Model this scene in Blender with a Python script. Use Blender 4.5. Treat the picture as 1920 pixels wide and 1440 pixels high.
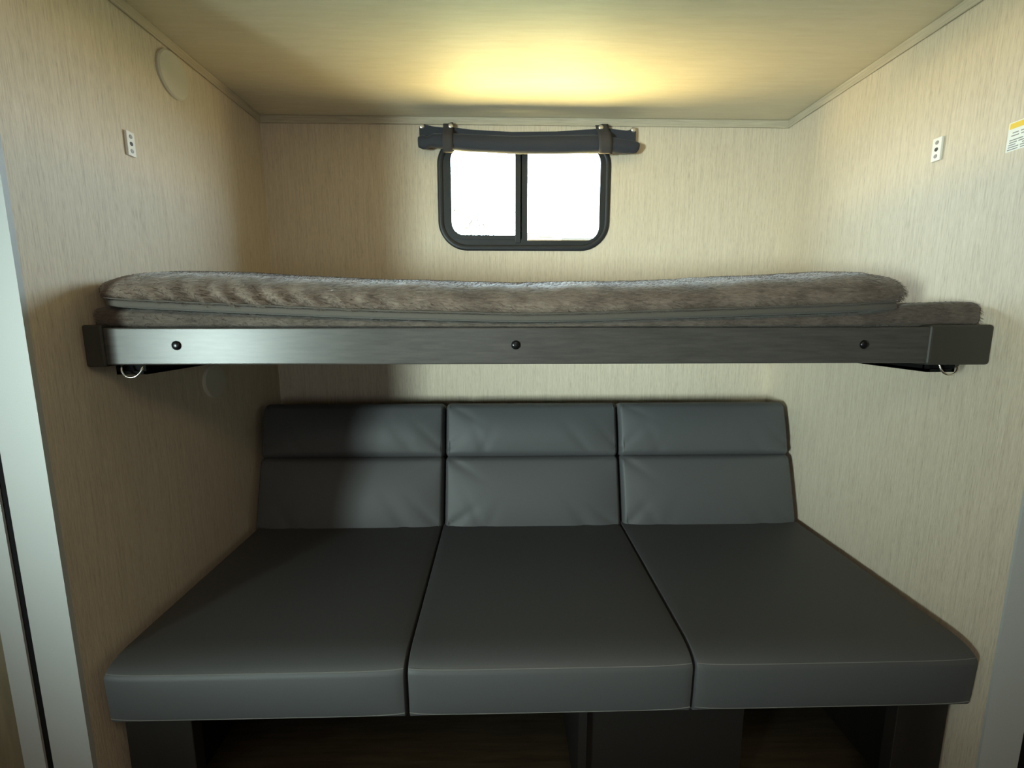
import bpy, bmesh, math, random
import numpy as np
from mathutils import Vector, Matrix
from mathutils.bvhtree import BVHTree

for o in list(bpy.data.objects):
    bpy.data.objects.remove(o, do_unlink=True)
random.seed(4)
rng = np.random.default_rng(7)
S = bpy.context.scene
C = S.collection

# ------------------------------------------------------------------ camera, world, lights, exposure
# axes: X to the right, Y into the bunk alcove, Z up; the lens is the origin; metres
FOCAL_PX = 850.0
cam = bpy.data.cameras.new('camera')
cam.sensor_fit = 'HORIZONTAL'
cam.sensor_width = 36.0
cam.lens = 36.0 * FOCAL_PX / 1920.0
cam.clip_start = 0.02
cam_o = bpy.data.objects.new('camera', cam)
C.objects.link(cam_o)
cam_o.location = (0, 0, 0)
cam_o.rotation_euler = (math.radians(90 - 8.4), 0, math.radians(-1.4))
S.camera = cam_o

S.view_settings.view_transform = 'Standard'
S.view_settings.look = 'None'
S.view_settings.exposure = 0.0
S.view_settings.gamma = 1.0
S.view_settings.use_curve_mapping = False
S.cycles.use_denoising = True
S.cycles.max_bounces = 10
S.cycles.diffuse_bounces = 6
S.cycles.sample_clamp_indirect = 12.0

SKY = 102.0
world = bpy.data.worlds.new('World')
S.world = world
world.use_nodes = True
nt = world.node_tree
nt.nodes.clear()
wo = nt.nodes.new('ShaderNodeOutputWorld')
bg = nt.nodes.new('ShaderNodeBackground')
tc = nt.nodes.new('ShaderNodeTexCoord')
sx = nt.nodes.new('ShaderNodeSeparateXYZ')
rmp = nt.nodes.new('ShaderNodeValToRGB')
mr = nt.nodes.new('ShaderNodeMapRange')
nt.links.new(tc.outputs['Generated'], sx.inputs[0])
nt.links.new(sx.outputs['Z'], mr.inputs['Value'])
mr.inputs['From Min'].default_value = -1
mr.inputs['From Max'].default_value = 1
nt.links.new(mr.outputs[0], rmp.inputs[0])
e = rmp.color_ramp.elements
e[0].position = 0.0                       # ground close by, in the shade of the trailer
e[0].color = (0.32, 0.26, 0.115, 1)
e[1].position = 1.0
e[1].color = (0.29, 0.36, 0.405, 1)
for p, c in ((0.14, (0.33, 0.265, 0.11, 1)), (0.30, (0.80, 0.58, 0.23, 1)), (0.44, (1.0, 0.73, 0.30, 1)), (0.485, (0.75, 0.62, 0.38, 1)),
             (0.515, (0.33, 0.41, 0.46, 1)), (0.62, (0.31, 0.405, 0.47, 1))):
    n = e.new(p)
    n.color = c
# the dry lawn is sunlit on the left and shaded on the right
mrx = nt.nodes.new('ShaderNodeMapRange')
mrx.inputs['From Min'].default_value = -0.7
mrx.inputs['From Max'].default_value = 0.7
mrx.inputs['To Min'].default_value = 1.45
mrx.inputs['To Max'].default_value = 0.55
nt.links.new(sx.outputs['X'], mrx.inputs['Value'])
low = nt.nodes.new('ShaderNodeMapRange')
low.inputs['From Min'].default_value = 0.02
low.inputs['From Max'].default_value = -0.05
nt.links.new(sx.outputs['Z'], low.inputs['Value'])
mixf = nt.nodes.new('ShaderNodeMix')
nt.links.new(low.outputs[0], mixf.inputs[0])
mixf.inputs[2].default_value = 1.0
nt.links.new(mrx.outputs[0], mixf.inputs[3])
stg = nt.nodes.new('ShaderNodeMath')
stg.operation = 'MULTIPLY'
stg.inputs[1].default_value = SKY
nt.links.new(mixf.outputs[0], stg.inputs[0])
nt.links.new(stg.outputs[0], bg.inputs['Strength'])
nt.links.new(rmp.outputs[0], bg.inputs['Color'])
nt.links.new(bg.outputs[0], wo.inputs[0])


def area(name, loc, target, sx_, sy_, power, col, spread=180):
    l = bpy.data.lights.new(name, 'AREA')
    l.shape = 'RECTANGLE'
    l.size, l.size_y = sx_, sy_
    l.energy = power
    l.color = col
    l.spread = math.radians(spread)
    o = bpy.data.objects.new(name, l)
    C.objects.link(o)
    o.location = loc
    d = Vector(target) - Vector(loc)
    o.rotation_euler = d.to_track_quat('-Z', 'Y').to_euler()
    return o


# daylight sampling portal across the back window opening
pt = area('window_daylight_portal', (0.09, 1.752, 0.45), (0.09, 0.0, 0.45), 0.60, 0.36, 1, (1, 1, 1))
pt.data.cycles.is_portal = True
# daylight of the entry door, ahead-left behind the camera
area('entry_door_daylight', (-2.15, -1.45, -0.20), (-0.12, 0.95, -0.02), 0.5, 0.6, 13, (0.79, 1.0, 0.94), 41)
# ceiling lamp of the living area behind the camera
area('living_area_ceiling_lamp', (0.1, -0.40, 0.69), (0.1, -0.40, -1), 0.9, 0.6, 7, (1.0, 0.80, 0.55))
# added soft fill from behind the camera; the rear wall has no window
area('added_rear_fill', (-0.15, -2.08, -0.15), (0.1, 1.5, -0.1), 1.2, 0.8, 8.5, (0.90, 0.97, 0.98))

# ------------------------------------------------------------------ dimensions
XL, XR = -0.85, 1.05          # side walls of the alcove
YB, YF = 1.743, 0.846         # back wall, front edge of the alcove
ZC, ZF = 0.705, -1.20         # ceiling, floor
BY = 0.945                    # front of the bunk rail


# ------------------------------------------------------------------ materials
def new_mat(name):
    m = bpy.data.materials.new(name)
    m.use_nodes = True
    n = m.node_tree
    b = n.nodes['Principled BSDF']
    return m, n, b


def plain(name, col, rough=0.5, metal=0.0, spec=0.5, bump=0.0, bscale=300, sheen=0.0):
    m, n, b = new_mat(name)
    b.inputs['Base Color'].default_value = (*col, 1)
    b.inputs['Roughness'].default_value = rough
    b.inputs['Metallic'].default_value = metal
    b.inputs['Specular IOR Level'].default_value = spec
    if sheen:
        b.inputs['Sheen Weight'].default_value = sheen
        b.inputs['Sheen Roughness'].default_value = 0.4
    if bump:
        t = n.nodes.new('ShaderNodeTexCoord')
        no = n.nodes.new('ShaderNodeTexNoise')
        no.inputs['Scale'].default_value = bscale
        no.inputs['Detail'].default_value = 3
        bp = n.nodes.new('ShaderNodeBump')
        bp.inputs['Strength'].default_value = bump
        bp.inputs['Distance'].default_value = 0.002
        n.links.new(t.outputs['Object'], no.inputs['Vector'])
        n.links.new(no.outputs['Fac'], bp.inputs['Height'])
        n.links.new(bp.outputs[0], b.inputs['Normal'])
    return m


def streak(name, cols, scale, rough=0.6, bump=0.25, fine=None, spec=0.4, dist=0.002):
    """noise stretched along one axis: linen wall vinyl, wood grain, brushed laminate"""
    m, n, b = new_mat(name)
    t = n.nodes.new('ShaderNodeTexCoord')
    mp = n.nodes.new('ShaderNodeMapping')
    mp.inputs['Scale'].default_value = scale
    no = n.nodes.new('ShaderNodeTexNoise')
    no.inputs['Scale'].default_value = 1.0
    no.inputs['Detail'].default_value = 4
    no.inputs['Roughness'].default_value = 0.65
    n.links.new(t.outputs['Object'], mp.inputs[0])
    n.links.new(mp.outputs[0], no.inputs['Vector'])
    fac = no.outputs['Fac']
    if fine:
        mp2 = n.nodes.new('ShaderNodeMapping')
        mp2.inputs['Scale'].default_value = fine
        no2 = n.nodes.new('ShaderNodeTexNoise')
        no2.inputs['Scale'].default_value = 1.0
        no2.inputs['Detail'].default_value = 2
        n.links.new(t.outputs['Object'], mp2.inputs[0])
        n.links.new(mp2.outputs[0], no2.inputs['Vector'])
        mx = n.nodes.new('ShaderNodeMath')
        mx.operation = 'MULTIPLY_ADD'
        mx.inputs[1].default_value = 0.55
        ad = n.nodes.new('ShaderNodeMath')
        ad.operation = 'MULTIPLY'
        ad.inputs[1].default_value = 0.45
        n.links.new(no2.outputs['Fac'], ad.inputs[0])
        n.links.new(fac, mx.inputs[0])
        n.links.new(ad.outputs[0], mx.inputs[2])
        fac = mx.outputs[0]
    r = n.nodes.new('ShaderNodeValToRGB')
    r.color_ramp.elements[0].position = 0.30
    r.color_ramp.elements[0].color = (*cols[0], 1)
    r.color_ramp.elements[1].position = 0.68
    r.color_ramp.elements[1].color = (*cols[-1], 1)
    if len(cols) == 3:
        el = r.color_ramp.elements.new(0.48)
        el.color = (*cols[1], 1)
    n.links.new(fac, r.inputs[0])
    n.links.new(r.outputs[0], b.inputs['Base Color'])
    b.inputs['Roughness'].default_value = rough
    b.inputs['Specular IOR Level'].default_value = spec
    bp = n.nodes.new('ShaderNodeBump')
    bp.inputs['Strength'].default_value = bump
    bp.inputs['Distance'].default_value = dist
    n.links.new(fac, bp.inputs['Height'])
    n.links.new(bp.outputs[0], b.inputs['Normal'])
    return m


M = {}
M['linen'] = streak('linen_wall_vinyl', [(0.44, 0.37, 0.28), (0.615, 0.528, 0.412), (0.71, 0.62, 0.495)], (270, 270, 9), 0.62, 0.4, (560, 560, 40), 0.35)
M['disc'] = plain('disc_vinyl', (0.60, 0.56, 0.47), 0.6, bump=0.1, bscale=200)
M['ceiling'] = streak('ceiling_vinyl', [(0.65, 0.59, 0.44), (0.71, 0.65, 0.50)], (9, 90, 90), 0.55, 0.05)
M['batten'] = streak('batten_wood_vinyl', [(0.40, 0.345, 0.26), (0.56, 0.50, 0.39)], (10, 10, 260), 0.55, 0.15)
M['batten_side'] = streak('batten_wood_vinyl_side', [(0.40, 0.345, 0.26), (0.56, 0.50, 0.39)], (10, 10, 260), 0.55, 0.15)
M['trim'] = plain('corner_trim_paint', (0.43, 0.445, 0.44), 0.55, bump=0.15, bscale=500)
M['dark_gap'] = plain('dark_recess', (0.009, 0.008, 0.009), 0.9, spec=0.1)
M['brown_panel'] = streak('brown_panel', [(0.17, 0.14, 0.085), (0.24, 0.20, 0.13)], (40, 40, 5), 0.6, 0.1)
M['floor'] = streak('vinyl_plank_floor', [(0.045, 0.035, 0.022), (0.085, 0.07, 0.045)], (5, 60, 60), 0.5, 0.1)
M['leather'] = plain('charcoal_vinyl', (0.073, 0.075, 0.079), 0.56, spec=0.45, bump=0.10, bscale=420)
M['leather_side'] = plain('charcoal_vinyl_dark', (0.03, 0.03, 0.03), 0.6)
M['thread'] = plain('grey_thread', (0.17, 0.17, 0.165), 0.8)
M['thread_dark'] = plain('charcoal_thread', (0.10, 0.10, 0.10), 0.8)
M['rail'] = streak('dark_rail_laminate', [(0.047, 0.043, 0.040), (0.068, 0.062, 0.057)], (14, 14, 130), 0.30, 0.04, None, 0.20)
M['rail_cap'] = plain('dark_end_cap', (0.028, 0.026, 0.020), 0.6, bump=0.1)
M['bolt'] = plain('black_bolt', (0.012, 0.012, 0.014), 0.25, metal=0.6)
M['black_steel'] = plain('black_steel', (0.006, 0.006, 0.006), 0.9, spec=0.1)
M['steel'] = plain('bright_steel_wire', (0.75, 0.73, 0.68), 0.25, metal=1.0)
M['band'] = plain('mattress_zip_band', (0.075, 0.065, 0.053), 0.85, sheen=0.1, bump=0.3, bscale=900)
M['window_frame'] = plain('black_window_frame', (0.018, 0.021, 0.024), 0.42, bump=0.15, bscale=700)
M['window_bead'] = plain('window_frame_bead', (0.016, 0.018, 0.022), 0.5)
M['highlight_metal'] = plain('highlight_metal_strip', (0.35, 0.38, 0.42), 0.35, metal=1.0)
M['white_plastic'] = plain('white_plastic', (0.80, 0.78, 0.72), 0.4)
M['hole'] = plain('screw_hole', (0.05, 0.045, 0.04), 0.6)
M['screw'] = plain('countersunk_screw', (0.20, 0.18, 0.16), 0.45, metal=0.6)
M['curtain'] = plain('blackout_cloth', (0.021, 0.025, 0.038), 0.75, bump=0.2, bscale=500, sheen=0.15)
M['curtain_strap'] = plain('blackout_strap', (0.040, 0.036, 0.038), 0.75, bump=0.2, bscale=500)
M['snap'] = plain('nickel_snap', (0.80, 0.76, 0.72), 0.28, metal=0.9)
M['sticker'] = plain('sticker_paper', (0.78, 0.78, 0.72), 0.5)
M['sticker_yellow'] = plain('sticker_yellow', (0.78, 0.52, 0.01), 0.5)
M['sticker_ink'] = plain('sticker_ink', (0.25, 0.25, 0.23), 0.6)
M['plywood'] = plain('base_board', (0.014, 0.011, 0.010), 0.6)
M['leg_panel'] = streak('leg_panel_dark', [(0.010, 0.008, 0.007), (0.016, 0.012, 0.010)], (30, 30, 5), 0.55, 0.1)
M['bark'] = plain('dark_bark', (0.012, 0.011, 0.010), 0.9)
M['leaf'] = plain('dark_leaf', (0.010, 0.015, 0.008), 0.8)
M['grass'] = plain('dry_grass', (0.30, 0.26, 0.10), 0.9)
M['house_wall'] = plain('house_white', (0.75, 0.75, 0.72), 0.7)
M['house_roof'] = plain('house_roof', (0.006, 0.006, 0.007), 0.8)


def glass_mat():
    m = bpy.data.materials.new('window_glass')
    m.use_nodes = True
    n = m.node_tree
    n.nodes.clear()
    o = n.nodes.new('ShaderNodeOutputMaterial')
    tr = n.nodes.new('ShaderNodeBsdfTransparent')
    tr.inputs[0].default_value = (0.96, 0.98, 0.98, 1)
    gl = n.nodes.new('ShaderNodeBsdfGlossy')
    gl.inputs['Roughness'].default_value = 0.02
    mx = n.nodes.new('ShaderNodeMixShader')
    mx.inputs[0].default_value = 0.06
    n.links.new(tr.outputs[0], mx.inputs[1])
    n.links.new(gl.outputs[0], mx.inputs[2])
    n.links.new(mx.outputs[0], o.inputs[0])
    return m


M['glass'] = glass_mat()


def plush(name, c0, c1, sheen):
    m, n, b = new_mat(name)
    t = n.nodes.new('ShaderNodeTexCoord')
    mp = n.nodes.new('ShaderNodeMapping')
    mp.inputs['Rotation'].default_value = (0, math.radians(35), 0)
    mp.inputs['Scale'].default_value = (60, 30, 260)
    no = n.nodes.new('ShaderNodeTexNoise')
    no.inputs['Scale'].default_value = 1
    no.inputs['Detail'].default_value = 4
    no.inputs['Distortion'].default_value = 0.8
    big = n.nodes.new('ShaderNodeTexNoise')
    big.inputs['Scale'].default_value = 9
    big.inputs['Detail'].default_value = 3
    big.inputs['Distortion'].default_value = 1.0
    n.links.new(t.outputs['Object'], mp.inputs[0])
    n.links.new(mp.outputs[0], no.inputs['Vector'])
    n.links.new(t.outputs['Object'], big.inputs['Vector'])
    mx = n.nodes.new('ShaderNodeMath')
    mx.operation = 'MULTIPLY_ADD'
    mx.inputs[1].default_value = 0.5
    hf = n.nodes.new('ShaderNodeMath')
    hf.operation = 'MULTIPLY'
    hf.inputs[1].default_value = 0.5
    n.links.new(big.outputs['Fac'], hf.inputs[0])
    n.links.new(no.outputs['Fac'], mx.inputs[0])
    n.links.new(hf.outputs[0], mx.inputs[2])
    r = n.nodes.new('ShaderNodeValToRGB')
    r.color_ramp.elements[0].position = 0.36
    r.color_ramp.elements[0].color = (*c0, 1)
    r.color_ramp.elements[1].position = 0.64
    r.color_ramp.elements[1].color = (*c1, 1)
    n.links.new(mx.outputs[0], r.inputs[0])
    n.links.new(r.outputs[0], b.inputs['Base Color'])
    b.inputs['Roughness'].default_value = 0.9
    b.inputs['Specular IOR Level'].default_value = 0.15
    b.inputs['Sheen Weight'].default_value = sheen
    b.inputs['Sheen Roughness'].default_value = 0.35
    bp = n.nodes.new('ShaderNodeBump')
    bp.inputs['Strength'].default_value = 0.6
    bp.inputs['Distance'].default_value = 0.004
    n.links.new(no.outputs['Fac'], bp.inputs['Height'])
    n.links.new(bp.outputs[0], b.inputs['Normal'])
    return m


M['plush'] = plush('brown_plush', (0.085, 0.063, 0.050), (0.20, 0.155, 0.124), 0.3)
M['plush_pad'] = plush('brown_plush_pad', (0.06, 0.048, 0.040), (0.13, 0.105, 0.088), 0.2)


# ------------------------------------------------------------------ mesh helpers
def link(name, bm_or_me, mat, parent=None, smooth=False):
    if isinstance(bm_or_me, bmesh.types.BMesh):
        me = bpy.data.meshes.new(name)
        bmesh.ops.recalc_face_normals(bm_or_me, faces=bm_or_me.faces[:])
        bm_or_me.to_mesh(me)
        bm_or_me.free()
    else:
        me = bm_or_me
    if mat is not None:
        me.materials.append(mat)
    if smooth:
        me.polygons.foreach_set('use_smooth', [True] * len(me.polygons))
    o = bpy.data.objects.new(name, me)
    C.objects.link(o)
    if parent is not None:
        o.parent = parent
        o.matrix_parent_inverse = Matrix.Translation(-Vector(parent.location))
    return o


def empty(name, loc, label=None, cat=None, group=None):
    o = bpy.data.objects.new(name, None)
    o.empty_display_size = 0.05
    C.objects.link(o)
    o.location = loc
    tag(o, label, cat, group)
    return o


def tag(o, label=None, cat=None, group=None):
    if label:
        o['label'] = label
    if cat:
        o['category'] = cat
    if group:
        o['group'] = group
    return o


def struct(o):
    o['kind'] = 'structure'
    return o


def box(bm, lo, hi, bevel=0.0):
    r = bmesh.ops.create_cube(bm, size=1.0)
    vs = r['verts']
    for v in vs:
        v.co = Vector([lo[i] + (v.co[i] + 0.5) * (hi[i] - lo[i]) for i in range(3)])
    if bevel:
        es = {e for v in vs for e in v.link_edges}
        bmesh.ops.bevel(bm, geom=list(es), offset=bevel, segments=3, profile=0.5, affect='EDGES')
    return bm


def boxes(*args, bevel=0.0):
    bm = bmesh.new()
    for lo, hi in args:
        box(bm, lo, hi, bevel)
    return bm


def axis_vals(h, r, inner, corner):
    i = max(h - r, 0.0)
    a = np.linspace(-i, i, inner + 1)
    t = np.linspace(0, 1, corner + 1)[1:]
    c = i + r * np.sin(t * math.pi / 4) / math.sin(math.pi / 4)
    return np.concatenate([-c[::-1], a, c])


def rounded_box(hx, hy, hz, r, n=(24, 12, 6), k=6, fn=None, power=2.0):
    """closed box with ellipsoidal corners, radii r per axis, then deformed by fn (N,3)->(N,3)"""
    A = [axis_vals(h, rr_, nn, k) for h, rr_, nn in zip((hx, hy, hz), r, n)]
    key = {}
    V, F = [], []

    def vid(p):
        q = (round(p[0], 6), round(p[1], 6), round(p[2], 6))
        if q not in key:
            key[q] = len(V)
            V.append(q)
        return key[q]
    H = (hx, hy, hz)
    for ax in range(3):
        b, c = (ax + 1) % 3, (ax + 2) % 3
        for s in (-1, 1):
            for i in range(len(A[b]) - 1):
                for j in range(len(A[c]) - 1):
                    q = []
                    for (di, dj) in ((0, 0), (1, 0), (1, 1), (0, 1)):
                        p = [0, 0, 0]
                        p[ax] = s * H[ax]
                        p[b] = A[b][i + di]
                        p[c] = A[c][j + dj]
                        q.append(vid(p))
                    F.append(q if s > 0 else q[::-1])
    P = np.array(V)
    I = np.array([h - rr_ for h, rr_ in zip(H, r)])
    cl = np.clip(P, -I, I)
    d = (P - cl) / np.array(r)
    ln = (np.abs(d) ** power).sum(1) ** (1 / power)
    ln[ln < 1e-9] = 1
    P = cl + d / ln[:, None] * np.array(r)
    if fn is not None:
        P = fn(P)
    me = bpy.data.meshes.new('m')
    me.from_pydata([tuple(p) for p in P], [], F)
    me.update()
    return me


def tube(bm, pts, rad, seg=8, closed=False):
    pts = [Vector(p) for p in pts]
    n = len(pts)
    rings = []
    up = Vector((0.123, 0.31, 0.943)).normalized()
    for i, p in enumerate(pts):
        a = pts[(i - 1) % n] if (closed or i > 0) else p
        b = pts[(i + 1) % n] if (closed or i < n - 1) else p
        t = (b - a).normalized()
        u = t.cross(up).normalized()
        w = t.cross(u).normalized()
        rr_ = rad[i] if hasattr(rad, '__len__') else rad
        rings.append([bm.verts.new(p + (u * math.cos(2 * math.pi * k / seg) + w * math.sin(2 * math.pi * k / seg)) * rr_) for k in range(seg)])
    for i in range(n if closed else n - 1):
        r0, r1 = rings[i], rings[(i + 1) % n]
        for k in range(seg):
            bm.faces.new((r0[k], r0[(k + 1) % seg], r1[(k + 1) % seg], r1[k]))
    if not closed:
        bm.faces.new(rings[0][::-1])
        bm.faces.new(rings[-1])
    return bm


def rrect(x0, x1, z0, z1, r, k=10):
    """rounded rectangle loop in (x, z); r = radii (bottom-left, bottom-right, top-right, top-left)"""
    if not hasattr(r, '__len__'):
        r = (r,) * 4
    out = []
    for (cx, cz, a0, q) in ((x0 + r[0], z0 + r[0], 180, r[0]), (x1 - r[1], z0 + r[1], 270, r[1]),
                            (x1 - r[2], z1 - r[2], 0, r[2]), (x0 + r[3], z1 - r[3], 90, r[3])):
        for i in range(k + 1):
            a = math.radians(a0 + 90 * i / k)
            out.append((cx + q * math.cos(a), cz + q * math.sin(a)))
    return out


def plate(outer, holes, y0, y1):
    """flat plate in the XZ plane with holes, extruded from y0 to y1"""
    bm = bmesh.new()
    es = []
    for lp in [outer] + holes:
        vs = [bm.verts.new((x, y0, z)) for x, z in lp]
        for i in range(len(vs)):
            if (vs[i].co - vs[(i + 1) % len(vs)].co).length > 1e-7:
                es.append(bm.edges.new((vs[i], vs[(i + 1) % len(vs)])))
    bmesh.ops.triangle_fill(bm, edges=es, use_beauty=True, use_dissolve=False)
    ex = bmesh.ops.extrude_face_region(bm, geom=bm.faces[:])
    bmesh.ops.translate(bm, verts=[v for v in ex['geom'] if isinstance(v, bmesh.types.BMVert)], vec=(0, y1 - y0, 0))
    return bm


def ring_bead(outer_args, w, y_front, y_back, k=10):
    x0, x1, z0, z1, r = outer_args
    bm = bmesh.new()
    lo = rrect(x0, x1, z0, z1, r, k)
    li = rrect(x0 + w, x1 - w, z0 + w, z1 - w, max(r - w, 0.004), k)
    lm0 = rrect(x0 + w * .3, x1 - w * .3, z0 + w * .3, z1 - w * .3, r - w * .3, k)
    lm1 = rrect(x0 + w * .7, x1 - w * .7, z0 + w * .7, z1 - w * .7, max(r - w * .7, 0.004), k)
    rows = []
    for lp, y in ((lo, y_back), (lo, y_front + .004), (lm0, y_front), (lm1, y_front), (li, y_front + .004), (li, y_back)):
        rows.append([bm.verts.new((x, y, z)) for x, z in lp])
    n = len(lo)
    for a, b in zip(rows, rows[1:]):
        for i in range(n):
            bm.faces.new((a[i], a[(i + 1) % n], b[(i + 1) % n], b[i]))
    for i in range(n):
        bm.faces.new((rows[-1][i], rows[-1][(i + 1) % n], rows[0][(i + 1) % n], rows[0][i]))
    return bm


def disc(bm, c, axis, r, h, seg=28, dome=0.0):
    """short cylinder with eased rim; axis = unit vector out of the wall"""
    ax = Vector(axis)
    u = ax.orthogonal().normalized()
    w = ax.cross(u)
    c = Vector(c)
    prof = [(r, 0), (r, h * .6), (r * .93, h)] if not dome else [(r, 0), (r * .95, dome * .45), (r * .75, dome * .8), (r * .4, dome)]
    rings = []
    for rr_, hh in prof:
        rings.append([bm.verts.new(c + ax * hh + (u * math.cos(2 * math.pi * i / seg) + w * math.sin(2 * math.pi * i / seg)) * rr_) for i in range(seg)])
    for a, b in zip(rings, rings[1:]):
        for i in range(seg):
            bm.faces.new((a[i], a[(i + 1) % seg], b[(i + 1) % seg], b[i]))
    bm.faces.new(rings[-1])
    bm.faces.new(rings[0][::-1])
    return bm


# ------------------------------------------------------------------ room shell
T = 0.05
WIN = (-0.215, 0.392, 0.256, 0.635)        # hole in the back wall
struct(link('wall_left', boxes(((XL - T, YF, ZF), (XL, YB + T, ZC))), M['linen']))
struct(link('wall_right', boxes(((XR, YF, ZF), (XR + T, YB + T, ZC))), M['linen']))
struct(link('wall_back', plate([(XL, ZF), (XR, ZF), (XR, ZC), (XL, ZC)], [rrect(*WIN, 0.085)], YB, YB + T), M['linen']))
RX0, RX1, RY0 = -2.25, 1.95, -2.1            # the living area behind the camera
struct(link('ceiling', boxes(((RX0 - T, RY0 - T, ZC), (RX1 + T, YB + T, ZC + T))), M['ceiling']))
struct(link('floor', boxes(((RX0 - T, RY0 - T, ZF - T), (RX1 + T, YB + T, ZF))), M['floor']))
struct(link('wall_rear', boxes(((RX0, RY0 - T, ZF), (RX1, RY0, ZC))), M['linen']))
struct(link('wall_living_left', boxes(((RX0 - T, RY0, ZF), (RX0, YF + T, ZC))), M['linen']))
struct(link('wall_living_right', boxes(((RX1, RY0, ZF), (RX1 + T, YF + T, ZC))), M['linen']))
# front faces left and right of the alcove
struct(link('wall_front_left', boxes(((RX0, YF - 0.004, ZF), (-0.99, YF + T, ZC))), M['brown_panel']))
struct(link('wall_front_right', boxes(((1.139, YF - 0.004, ZF), (RX1, YF + T, ZC))), M['dark_gap']))
# pale corner boards, the dark reveal beside the left one and the next board
struct(link('trim_1', boxes(((-0.929, 0.836, ZF), (XL, YF, ZC))), M['trim']))
struct(link('trim_2', boxes(((-0.994, 0.862, ZF), (-0.901, 0.892, ZC)), ((-0.947, 0.842, ZF), (-0.929, 0.863, ZC))), M['dark_gap']))
struct(link('trim_3', boxes(((-0.990, 0.838, ZF), (-0.947, 0.862, ZC))), M['trim']))
struct(link('trim_4', boxes(((XR, 0.841, ZF), (1.139, YF, ZC))), M['trim']))
# battens under the ceiling
bh, bt = 0.026, 0.006


def batten(name, lo, hi, inset, mat):
    """flat strip standing 2 mm off the wall on a narrower backing strip"""
    d = [hi[i] - lo[i] for i in range(3)]
    k = 0 if d[0] < d[1] else 1
    a0, a1, b0, b1 = list(lo), list(hi), list(lo), list(hi)
    if inset > 0:
        a0[k] += 0.0015; b1[k] = lo[k] + 0.0015
    else:
        a1[k] -= 0.0015; b0[k] = hi[k] - 0.0015
    b0[2] += 0.003
    a1[2] -= 0.0012
    struct(link(name, boxes((a0, a1), (b0, b1)), mat))


batten('trim_5', (XL, YB - bt, ZC - bh), (XR, YB, ZC), -1, M['batten'])
batten('trim_6', (XL, YF, ZC - bh), (XL + bt, YB - bt, ZC), 1, M['batten_side'])
batten('trim_7', (XR - bt, YF, ZC - bh), (XR, YB - bt, ZC), -1, M['batten_side'])
# entry door surround behind the camera (daylight comes through it)
d = link('door_1', boxes(((RX0, -1.95, ZF), (RX0 + .02, -1.85, ZC - .05)), ((RX0, -1.05, ZF), (RX0 + .02, -0.95, ZC - .05)), ((RX0, -1.95, ZC - .15), (RX0 + .02, -.95, ZC - .05))), M['trim'])
struct(d)

# ------------------------------------------------------------------ back window
win = struct(empty('window_1', (0.09, YB, 0.26)))
FX0, FX1, FZ0, FZ1, FR = -0.228, 0.404, 0.244, 0.648, 0.105
holes = [rrect(-0.179, 0.056, 0.300, 0.606, (0.045, 0.004, 0.004, 0.045)), rrect(0.098, 0.365, 0.280, 0.606, (0.004, 0.052, 0.052, 0.004))]
inner = (-0.208, 0.386, 0.262, 0.630)
link('window_frame', plate(rrect(*inner, 0.084), holes, YB - 0.003, YB + 0.052), M['window_frame'], win)
link('frame_flange', ring_bead((FX0, FX1, FZ0, FZ1, FR), 0.021, YB - 0.007, YB + 0.002, 14), M['window_bead'], win, True)
link('sash_rail', plate(rrect(-0.196, 0.070, 0.284, 0.622, (.06, .004, .004, .06)), [rrect(-0.182, 0.0555, 0.297, 0.609, (0.047, 0.004, 0.004, 0.047))], YB - 0.0055, YB - 0.003), M['window_bead'], win)
link('mullion', boxes(((0.054, YB - 0.006, 0.272), (0.0745, YB + 0.03, 0.628)), ((0.0785, YB - 0.002, 0.272), (0.100, YB + 0.03, 0.628)), bevel=0.002), M['window_frame'], win)
link('mullion_highlight', boxes(((0.0745, YB - 0.003, 0.285), (0.0785, YB + 0.02, 0.620))), M['highlight_metal'], win)  # lighter metal strip standing in for the highlight line on the mullion
link('pane', boxes(((-0.190, YB + 0.030, 0.290), (0.066, YB + 0.034, 0.614))), M['glass'], win)
link('pane', boxes(((0.090, YB + 0.038, 0.270), (0.376, YB + 0.042, 0.614))), M['glass'], win)

# ------------------------------------------------------------------ outside
ZG = -1.95
struct(link('ground', boxes(((-25, 5.5, ZG - .1), (30, 40, ZG))), M['grass']))
tree = empty('bare_shrub', (-0.95, 7.0, ZG), 'wispy thin-leaved tree outside the lower left window corner', 'tree')
tb = bmesh.new()
lb = bmesh.new()


def branch(p, d, ln, r, depth):
    q = p + d * ln
    mid = p + d * ln * .5 + Vector((random.uniform(-1, 1), random.uniform(-1, 1), random.uniform(-1, 1))) * ln * .06
    tube(tb, [p, mid, q], [r, r * .85, r * .65], 5)
    if depth == 0:
        for _ in range(3):
            c = p + d * ln * random.uniform(.2, 1.0) + Vector((random.gauss(0, .02), random.gauss(0, .02), random.gauss(0, .02)))
            a = Vector((random.uniform(-1, 1), random.uniform(-1, 1), random.uniform(-1, 1))).normalized()
            b = a.orthogonal().normalized()
            s = random.uniform(.012, .026)
            lb.faces.new([lb.verts.new(c + a * s), lb.verts.new(c + b * s * .45), lb.verts.new(c - a * s), lb.verts.new(c - b * s * .45)])
        return
    for _ in range(random.choice((2, 3))):
        nd = (d + Vector((random.uniform(-1, 1), random.uniform(-1, 1), random.uniform(-.35, .75))) * .75).normalized()
        branch(p + d * ln * random.uniform(.55, 1.0), nd, ln * random.uniform(.6, .82), r * .6, depth - 1)


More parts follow.
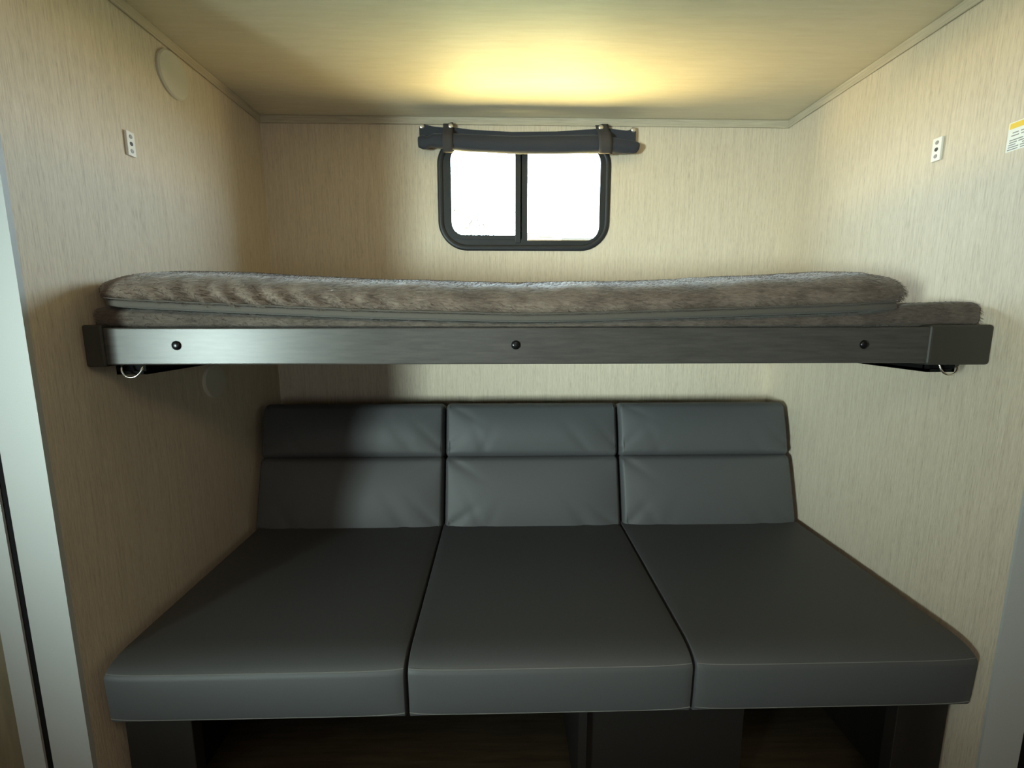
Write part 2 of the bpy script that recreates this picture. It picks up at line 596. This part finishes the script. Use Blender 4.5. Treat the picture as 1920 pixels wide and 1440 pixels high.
tube(tb, [(-0.95, 7.0, ZG), (-0.93, 7.0, ZG + 1.4), (-0.90, 7.0, ZG + 2.45)], [.05, .04, .032], 7)
for sgn in (-1, 0, 1, .5, .9):
    branch(Vector((-0.90, 7.0, ZG + 2.4)), Vector((sgn * .55, random.uniform(-.3, .3), 1)).normalized(), .55, .02, 5)
link('branches', tb, M['bark'], tree)
link('leaves', lb, M['leaf'], tree)
hs = empty('neighbouring_house', (4.0, 23.5, ZG), 'pale low building with grey roof edge far outside the right window pane', 'building')
link('house_wall', boxes(((1.2, 22.2, ZG), (9.0, 27, 3.55))), M['house_wall'], hs)
link('roof_edge', boxes(((1.0, 22.0, 3.60), (9.2, 27.2, 3.69))), M['house_roof'], hs)
link('roof_vent', boxes(((1.25, 22.6, 3.69), (1.75, 23.2, 4.02)), ((1.9, 22.6, 3.8), (2.5, 23.2, 3.92))), M['house_roof'], hs)

# ------------------------------------------------------------------ bunk bed
bunk = empty('bunk_bed', (0.1, BY, -0.1), 'dark bunk platform whose bolted front rail spans the alcove above the sofa', 'bunk bed')
link('front_rail', boxes(((-0.835, BY, -0.0975), (1.035, BY + 0.022, -0.0215)), bevel=0.003), M['rail'], bunk)
link('end_cap', boxes(((-0.846, BY - 0.004, -0.101), (-0.806, BY + 0.05, -0.016)), bevel=0.004), M['rail_cap'], bunk)
link('end_cap', boxes(((0.908, BY - 0.004, -0.1015), (1.046, BY + 0.05, -0.0165)), bevel=0.006), M['rail_cap'], bunk)
link('platform', boxes(((-0.842, BY + 0.022, -0.045), (1.042, YB - 0.004, -0.0225))), M['rail_cap'], bunk)
for x in (-0.663, 0.031, 0.770):
    link('bolt', disc(bmesh.new(), (x, BY + .001, -0.0575), (0, -1, 0), 0.0098, 0, 20, 0.006), M['bolt'], bunk, True)
for x0, x1, rx in ((-0.803, -0.742, -0.762), (0.930, 0.991, 0.966)):
    b = link('support_bracket', boxes(((x0, BY + 0.016, -0.119), (x1, YB - 0.02, -0.112)), ((x0, BY + 0.016, -0.119), (x0 + .006 if x0 < 0 else x0 + .006, YB - .02, -0.050)), ((x1 - .006, BY + .016, -0.119), (x1, YB - .02, -0.050)), ((x0, BY + .024, -0.119), (x1, BY + .028, -0.06))), M['black_steel'], bunk)
    pts = []
    for i in range(17):
        a = math.pi * i / 16
        pts.append((rx + 0.0215 * math.cos(a) * (1 if i not in (0, 16) else 1), BY + 0.006 - .006 * math.sin(a), -0.100 - 0.0235 * math.sin(a)))
    pts = [(pts[0][0] - .003, BY + .018, -0.094)] + pts + [(pts[-1][0] + .003, BY + .018, -0.094)]
    link('lock_ring', tube(bmesh.new(), pts, 0.0022, 8), M['steel'], bunk, True)


# mattresses --------------------------------------------------------
def sag_top(x):
    return np.interp(x, [-0.87, -0.74, -0.57, -0.32, 0.024, 0.385, 0.635, 0.842, 0.89], [0.090, 0.093, 0.087, 0.074, 0.066, 0.072, 0.086, 0.097, 0.094])


def sag_bot(x):
    return np.interp(x, [-0.87, -0.81, -0.60, -0.27, 0.07, 0.41, 0.76, 0.857, 0.89], [0.027, 0.020, 0.010, -0.004, -0.012, -0.002, 0.010, 0.016, 0.018])


def smooth_interp(f, x):
    o = np.zeros_like(x)
    for dx, w in ((-.08, .15), (-.04, .2), (0, .3), (.04, .2), (.08, .15)):
        o += w * f(x + dx)
    return o


def wob(P, amp, seed):
    r = np.random.default_rng(seed)
    d = np.zeros(len(P))
    for _ in range(14):
        k = r.normal(size=3) * np.array([38, 20, 25])
        d += np.sin(P @ k + r.uniform(0, 6.28))
    return d / 14 * amp


MX0, MX1 = -0.846, 0.886
MY0, MY1 = BY - 0.004, YB - 0.012
mxc, mhx = (MX0 + MX1) / 2, (MX1 - MX0) / 2
myc, mhy = (MY0 + MY1) / 2, (MY1 - MY0) / 2


def mat_fn(P):
    Q = P.copy()
    x = P[:, 0] + mxc
    t = (P[:, 2] + 0.05) / 0.10
    top, bot = smooth_interp(sag_top, x), smooth_interp(sag_bot, x)
    top = top + 0.014
    f2 = np.clip((-P[:, 1] - mhy + .24) / .24, 0, 1)
    top = top - 0.026 * f2 ** 1.7
    # gently swelling top towards the middle of the depth, plus folds in the plush
    swell = 0.006 * (1 - np.clip(np.abs(P[:, 1]) / mhy, 0, 1) ** 2)
    Q[:, 2] = bot + t * (top - bot) + t * swell
    Q[:, 0] = x
    Q[:, 1] = P[:, 1] + myc
    # slanting drape folds on the front left
    s = (x + 0.9 * Q[:, 2])
    fold = np.sin(s * 2 * math.pi / 0.052 + 1.5 * np.sin(x * 9)) * np.exp(-((x + .55) / .28) ** 2) * np.clip((0.085 - Q[:, 2]) / .05, 0, 1)
    front = np.clip((-P[:, 1] - mhy * .7) / (mhy * .3), 0, 1)
    Q[:, 1] -= fold * 0.009 * front
    w = wob(Q, 0.012, 3)
    Q[:, 2] += w * .35 * t
    Q[:, 1] -= w * front * .6
    return Q


mat1 = empty('plush_mattress', (mxc, myc, 0.0), 'thick brown plush mattress with a sagging middle, topmost on the bunk', 'mattress')
cover = link('plush_cover', rounded_box(mhx, mhy, 0.05, (0.105, 0.075, 0.049), (150, 16, 6), 8, mat_fn), M['plush'], mat1, True)


def fuzz(o, n, ln, seed):
    """short nap on a plush cover"""
    md = o.modifiers.new('nap', 'PARTICLE_SYSTEM')
    st_ = md.particle_system.settings
    md.particle_system.seed = seed
    st_.type = 'HAIR'
    st_.count = n
    st_.hair_length = ln
    st_.hair_step = 2
    st_.display_step = 2
    st_.render_step = 2
    st_.use_advanced_hair = True
    st_.normal_factor = ln * .25
    st_.tangent_factor = 0.0
    st_.object_align_factor = (0.0010, 0.0, -0.0012)
    st_.factor_random = ln * .16
    st_.root_radius = 1.0
    st_.tip_radius = 0.4
    st_.radius_scale = 0.0006
    st_.material_slot = o.data.materials[0].name


fuzz(cover, 160000, 0.0045, 3)


def band_fn(P):
    Q = P.copy()
    x = P[:, 0] + mxc
    b = smooth_interp(sag_bot, x)
    Q[:, 0] = x
    Q[:, 1] = P[:, 1] + myc
    Q[:, 2] = b + 0.0085 + P[:, 2] + 0.0
    return Q


link('zip_band', rounded_box(mhx - 0.034, mhy - 0.004, 0.0085, (0.05, 0.03, 0.004), (90, 6, 2), 4, band_fn), M['band'], mat1, True)
link('piping', tube(bmesh.new(), [(x, MY0 + 0.002 + .022 * max(0, abs(x - mxc) - mhx + .06) / .04, float(smooth_interp(sag_bot, np.array([x]))[0]) + 0.018) for x in np.linspace(MX0 + .045, MX1 - .045, 90)], 0.0016, 6), M['band'], mat1, True)

PX0, PX1 = -0.846, 1.043
pxc, phx = (PX0 + PX1) / 2, (PX1 - PX0) / 2


def pad_fn(P):
    Q = P.copy()
    x = P[:, 0] + pxc
    t = (P[:, 2] + 0.025) / 0.05
    cap = smooth_interp(sag_bot, x) - 0.0015
    free = 0.030 + 0.004 * np.sin((x - .9) * 18)
    blend = np.clip((x - 0.80) / 0.09, 0, 1)
    top = cap * (1 - blend) + free * blend
    Q[:, 2] = -0.0222 + t * (top + 0.0222)
    Q[:, 0] = x
    Q[:, 1] = P[:, 1] + (BY + 0.018 + YB - 0.012) / 2
    w = wob(Q, 0.010, 5)
    Q[:, 2] += w * .3 * t * blend
    Q[:, 1] -= w * .5 * np.clip(-P[:, 1] / .4, 0, 1)
    return Q


pad = link('plush_pad', rounded_box(phx, (YB - 0.012 - BY - 0.018) / 2, 0.025, (0.02, 0.02, 0.015), (150, 12, 4), 5, pad_fn), M['plush_pad'], None, True)
fuzz(pad, 60000, 0.004, 5)
tag(pad, 'thin brown plush pad under the thick mattress, sticking out at the right end', 'mattress pad')

# ------------------------------------------------------------------ sofa
sofa = empty('sofa_bed', (0.1, 1.2, ZF), 'charcoal vinyl three-section sofa with stitched seams under the bunk', 'sofa')
SX = [-0.822, -0.201, 0.409, 1.028]
SYF, SYB = 0.850, 1.530


def seat_top(y):
    return -0.703 - (1.46 - y) * 0.012


for i in range(3):
    x0, x1 = SX[i] + 0.0005, SX[i + 1] - 0.0005
    xc, hx = (x0 + x1) / 2, (x1 - x0) / 2
    yc, hy = (SYF + SYB) / 2, (SYB - SYF) / 2
    hz = 0.0735

    def seat_fn(P, xc=xc, yc=yc, hz=hz, hx=hx, hy=hy, i=i):
        Q = P.copy()
        Q[:, 0] += xc
        Q[:, 1] += yc
        t = (P[:, 2] + hz) / (2 * hz)
        crown = 0.008 * (1 - (P[:, 0] / hx) ** 4) * (1 - (P[:, 1] / hy) ** 2)
        zt = seat_top(Q[:, 1])
        Q[:, 2] = zt - (1 - t) * 2 * hz + crown * t
        # front face bulges a little and leans back below; the lower hem dips at the section ends
        fr = np.clip((-P[:, 1] - hy + .09) / .09, 0, 1)
        Q[:, 1] -= fr * 0.008 * np.sin(math.pi * np.clip(t, 0, 1)) * (1 - (P[:, 0] / hx) ** 6)
        Q[:, 1] += fr * (1 - t) * 0.006
        Q[:, 2] -= fr * (1 - t) * 0.004 * (P[:, 0] / hx) ** 8
        return Q
    seat = link('seat_cushion', rounded_box(hx, hy, hz, (0.0055, 0.075, 0.030), (30, 18, 6), 7, seat_fn, 2.3), M['leather'], sofa, True)
    tree_ = BVHTree.FromPolygons([v.co[:] for v in seat.data.vertices], [p.vertices[:] for p in seat.data.polygons])

    def on_front(x, z):
        hit = tree_.ray_cast(Vector((x, 0.5, z)), Vector((0, 1, 0)))[0]
        return (x, (hit.y if hit is not None else SYF + .02) - .0003, z)
    xs = np.linspace(x0 + .005, x1 - .005, 70)
    bow = 1 - ((xs - xc) / hx) ** 10
    top = [on_front(x, -0.7285 + .002 * (1 - b)) for x, b in zip(xs, bow)]
    hem = [on_front(x, -0.8340 + .0045 * (1 - b)) for x, b in zip(xs, bow)]
    link('top_stitching', tube(bmesh.new(), top, 0.0010, 5), M['thread'], seat)
    link('hem_stitching', tube(bmesh.new(), hem, 0.0010, 5), M['thread'], seat)

# reclined backrests: hinge line, up-vector u and outward normal n
HY, HZ = 1.450, -0.727
ta = math.radians(17)
U = np.array([0, math.sin(ta), math.cos(ta)])
N = np.array([0, -math.cos(ta), math.sin(ta)])
BX = [-0.836, -0.197, 0.414, 1.026]


def back_part(name, i, u0, u1, thick, seed):
    x0, x1 = BX[i] + 0.0025, BX[i + 1] - 0.0025
    xc, hx = (x0 + x1) / 2, (x1 - x0) / 2
    hu, hn = (u1 - u0) / 2, thick / 2

    def fn(P):
        # P: x, depth (outward = -y), up
        f = np.clip(-P[:, 1] / hn, -1, 1)
        ex = 1 - (P[:, 0] / hx) ** 4
        eu = 1 - (P[:, 2] / hu) ** 2
        puff = 0.021 * ex * eu * np.clip(f, 0, 1)
        r = np.random.default_rng(seed)
        wr = np.zeros(len(P))
        # soft pulls radiating from the lower corners and the tuck ends
        for cx, cz, ang, amp in ((-hx, -hu * .72, 40, .0035), (hx, -hu * .75, 135, .003), (-hx * .55, -hu * .8, 120, .0018), (hx * .62, -hu * .8, 128, .0022), (-hx, hu, -30, .0025), (hx, hu, 205, .002), (-hx * .6, -hu, 60, .002), (hx * .7, -hu, 120, .002)):
            a = math.radians(ang + r.uniform(-8, 8))
            dx, dz = P[:, 0] - cx, P[:, 2] - cz
            al = dx * math.cos(a) + dz * math.sin(a)
            ac = -dx * math.sin(a) + dz * math.cos(a)
            wr -= (2.2 if hu > .12 else 1.3) * amp * np.exp(-(ac / .010) ** 2) * np.exp(-(al / .11) ** 2) * (al > -.02)
        out = -P[:, 1] + puff + wr * np.clip(f, 0, 1) - hn
        Q = np.zeros_like(P)
        Q[:, 0] = P[:, 0] + xc
        base = np.array([0, HY, HZ])
        up = P[:, 2] + (u0 + u1) / 2
        Q[:, 1] = base[1] + up * U[1] + out * N[1]
        Q[:, 2] = base[2] + up * U[2] + out * N[2]
        return Q
    o = link(name, rounded_box(hx, hn, hu, (0.014, 0.030, 0.022), (40, 5, 24), 7, fn), M['leather'], sofa, True)
    # light seam line just inside each upright edge
    for s in (-1, 1):
        bm = bmesh.new()
        pts = []
        for t in np.linspace(-.86, .86, 16):
            up = (u0 + u1) / 2 + t * hu
            out = -0.0012 + 0.021 * (1 - ((hx - .016) / hx) ** 4) * (1 - t * t)
            p = np.array([xc + s * (hx - .0145), HY, HZ]) + up * U + out * N
            pts.append(tuple(p))
        tube(bm, pts, 0.0008, 5)
        link('side_stitching', bm, M['thread_dark'], o)
    return o


for i in range(3):
    back_part('back_cushion', i, -0.030, 0.262, 0.10, 11 + i)
for i in range(3):
    back_part('head_cushion', i, 0.256, 0.447, 0.095, 21 + i)
# carcass under the seat
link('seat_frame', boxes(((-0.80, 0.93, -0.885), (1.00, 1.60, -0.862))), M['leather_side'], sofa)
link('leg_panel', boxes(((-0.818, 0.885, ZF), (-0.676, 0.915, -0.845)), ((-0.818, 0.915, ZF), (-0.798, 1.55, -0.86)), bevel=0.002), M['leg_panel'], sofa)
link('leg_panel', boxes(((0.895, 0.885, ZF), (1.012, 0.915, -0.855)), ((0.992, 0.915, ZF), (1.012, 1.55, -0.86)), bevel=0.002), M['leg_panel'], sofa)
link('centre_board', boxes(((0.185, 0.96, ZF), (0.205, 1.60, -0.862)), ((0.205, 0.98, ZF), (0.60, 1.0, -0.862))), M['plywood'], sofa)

# ------------------------------------------------------------------ rolled curtain over the window
cur = empty('rolled_curtain', (0.1, YB, 0.60), 'black cloth curtain rolled up and snapped over the window', 'curtain')


def header_z(x):
    return np.interp(x, [-0.287, -0.272, -0.235, -0.195, -0.165, -0.10, 0.04, 0.20, 0.33, 0.375, 0.42, 0.455, 0.475, 0.487], [.666, .674, .666, .663, .664, .657, .651, .654, .663, .668, .662, .659, .666, .655])


def strip(xs, zt, zb, y0, y1, zn=8, wave=0.0):
    bm = bmesh.new()
    rows = []
    for j in range(zn + 1):
        t = j / zn
        rows.append([(x, y0 - wave * math.sin(x * 40 + t * 5) * t, a + (b - a) * t) for x, a, b in zip(xs, zt, zb)])
    f = [[bm.verts.new(p) for p in r] for r in rows]
    k = [[bm.verts.new((p[0], p[1] + (y1 - y0), p[2])) for p in r] for r in rows]
    n = len(xs)
    for g in (f, k):
        for a, b in zip(g, g[1:]):
            for i in range(n - 1):
                bm.faces.new((a[i], a[i + 1], b[i + 1], b[i]))
    for i in range(n - 1):
        bm.faces.new((f[0][i], f[0][i + 1], k[0][i + 1], k[0][i]))
        bm.faces.new((f[-1][i], f[-1][i + 1], k[-1][i + 1], k[-1][i]))
    for j in range(zn):
        bm.faces.new((f[j][0], f[j + 1][0], k[j + 1][0], k[j][0]))
        bm.faces.new((f[j][-1], f[j + 1][-1], k[j + 1][-1], k[j][-1]))
    return bm


xs = np.linspace(-0.286, 0.486, 90)
link('header_cloth', strip(xs, header_z(xs), np.full(90, 0.612), YB - 0.019, YB - 0.0155), M['curtain'], cur, False)


def roll():
    bm = bmesh.new()
    rings = []
    xs = np.linspace(-0.288, 0.494, 100)
    seg = 22
    for x in xs:
        zt = np.interp(x, [-0.29, -0.272, -0.255, -0.235, -0.19, -0.16, 0.04, 0.33, 0.38, 0.43, 0.48, 0.495], [.640, .648, .642, .652, .652, .652, .645, .652, .650, .640, .634, .627])
        zb = np.interp(x, [-0.29, -0.275, -0.258, -0.243, -0.22, -0.18, -0.10, 0.04, 0.20, 0.33, 0.38, 0.43, 0.485, 0.495], [.606, .598, .598, .606, .602, .598, .590, .584, .585, .589, .591, .590, .592, .604])
        d = np.interp(x, [-0.29, -0.25, -0.18, 0.04, 0.36, 0.42, 0.495], [.012, .014, .016, .017, .016, .014, .012])
        zc, hz = (zt + zb) / 2 - .014, (zt - zb) / 2 - .001
        ring = []
        for kk in range(seg):
            a = 2 * math.pi * kk / seg
            lump = 1 + 0.05 * math.sin(5 * a + x * 22) * (1 if abs(x - .1) > .27 else .35)
            ring.append(bm.verts.new((x, YB - 0.020 - d + d * math.cos(a) * lump, zc + hz * math.sin(a) * (1 + (lump - 1) * .5))))
        rings.append(ring)
    for a, b in zip(rings, rings[1:]):
        for kk in range(seg):
            bm.faces.new((a[kk], a[(kk + 1) % seg], b[(kk + 1) % seg], b[kk]))
    bm.faces.new(rings[0][::-1])
    bm.faces.new(rings[-1])
    return bm


link('cloth_roll', roll(), M['curtain'], cur, True)
for xa, xb, ta_, sxp in ((-0.201, -0.166, 0.0, -0.174), (0.339, 0.392, 0.012, 0.358)):
    bm = bmesh.new()
    prof = [(YB - 0.020, .676), (YB - 0.0235, .668), (YB - 0.030, .652), (YB - 0.050, .636), (YB - 0.057, .612), (YB - 0.053, .588), (YB - 0.048, .576), (YB - 0.044, .573)]
    rows = []
    for j, (y, z) in enumerate(prof):
        sh = ta_ * j / 7
        rows.append([bm.verts.new((x + sh, y, z + (0.004 if (x > xa + .02 and j == 0) else 0))) for x in np.linspace(xa, xb - ta_ * .6, 5)])
    back = [[bm.verts.new((v.co.x, v.co.y + .0025, v.co.z - .001)) for v in r] for r in rows]
    for g in (rows, back):
        for a, b in zip(g, g[1:]):
            for i in range(4):
                bm.faces.new((a[i], a[i + 1], b[i + 1], b[i]))
    for side in (0, 4):
        for j in range(7):
            bm.faces.new((rows[j][side], rows[j + 1][side], back[j + 1][side], back[j][side]))
    for j in (0, 7):
        for i in range(4):
            bm.faces.new((rows[j][i], rows[j][i + 1], back[j][i + 1], back[j][i]))
    st = link('strap', bm, M['curtain_strap'], cur, True)
    link('snap', disc(bmesh.new(), (sxp, YB - 0.0235, .6665), (0, -1, 0), 0.0092, 0, 18, 0.0040), M['snap'], st, True)
for x, z in ((-0.2765, .6665), (0.476, .6625)):
    link('snap', disc(bmesh.new(), (x, YB - 0.0185, z), (0, -1, 0), 0.0092, 0, 18, 0.0040), M['snap'], cur, True)

# ------------------------------------------------------------------ small things on the walls
for (y, z, r, lab) in ((1.300, 0.620, 0.056, 'round pale cover disc high on the left wall below the ceiling trim'), (1.348, -0.187, 0.050, 'round pale cover disc low on the left wall between bunk and sofa')):
    o = link('cover_disc', disc(bmesh.new(), (XL, y, z), (1, 0, 0), r, 0.008, 48), M['disc'], None, False)
    tag(o, lab, 'wall disc', 'round cover discs on the left wall')


def wall_plate(x, out, yc, zc, lab):
    root = empty('wall_plate', (x, yc, zc - .026), lab, 'wall plate', 'three-hole wall plates')
    lo = (min(x, x + out * .006), yc - .0115, zc - .0265)
    hi = (max(x, x + out * .006), yc + .0115, zc + .0265)
    link('plate_body', boxes((lo, hi), bevel=0.001), M['white_plastic'], root)
    for k, (dz, m, nm) in enumerate(((.0155, 'screw', 'screw'), (0, 'hole', 'hole'), (-.0155, 'screw', 'screw'))):
        link(nm, disc(bmesh.new(), (x + out * .0055, yc, zc + dz), (out, 0, 0), .0046, .0012, 16), M[m], root)
    return root


wall_plate(XL, 1, 1.128, 0.392, 'small white three-hole plate on the left wall')
wall_plate(XR, -1, 1.131, 0.397, 'small white three-hole plate on the right wall, left of the warning sticker')

stk = empty('warning_sticker', (XR, 0.93, 0.338), 'white warning sticker with a yellow header on the right wall', 'sticker')
link('paper', boxes(((XR - .0006, 0.885, 0.337), (XR, 0.977, 0.394))), M['sticker'], stk)
link('yellow_header', boxes(((XR - .0010, 0.888, 0.381), (XR - .0005, 0.9745, 0.392))), M['sticker_yellow'], stk)
bm = bmesh.new()
for z, segs in ((.3765, ((.885 + .012, .945),)), (.3725, ((.897, .925), (.930, .953), (.957, .968))), (.3670, ((.892, .93), (.935, .952), (.956, .970))),
                (.3585, ((.895, .940), (.947, .972))), (.3540, ((.890, .955), (.958, .972))), (.3495, ((.893, .948), (.960, .973))),
                (.3450, ((.89, .93), (.936, .951), (.954, .973))), (.3405, ((.895, .950), (.955, .974)))):
    for a, b in segs:
        box(bm, (XR - .0009, a, z - .0010), (XR - .0005, b, z + .0010))
link('small_print', bm, M['sticker_ink'], stk)
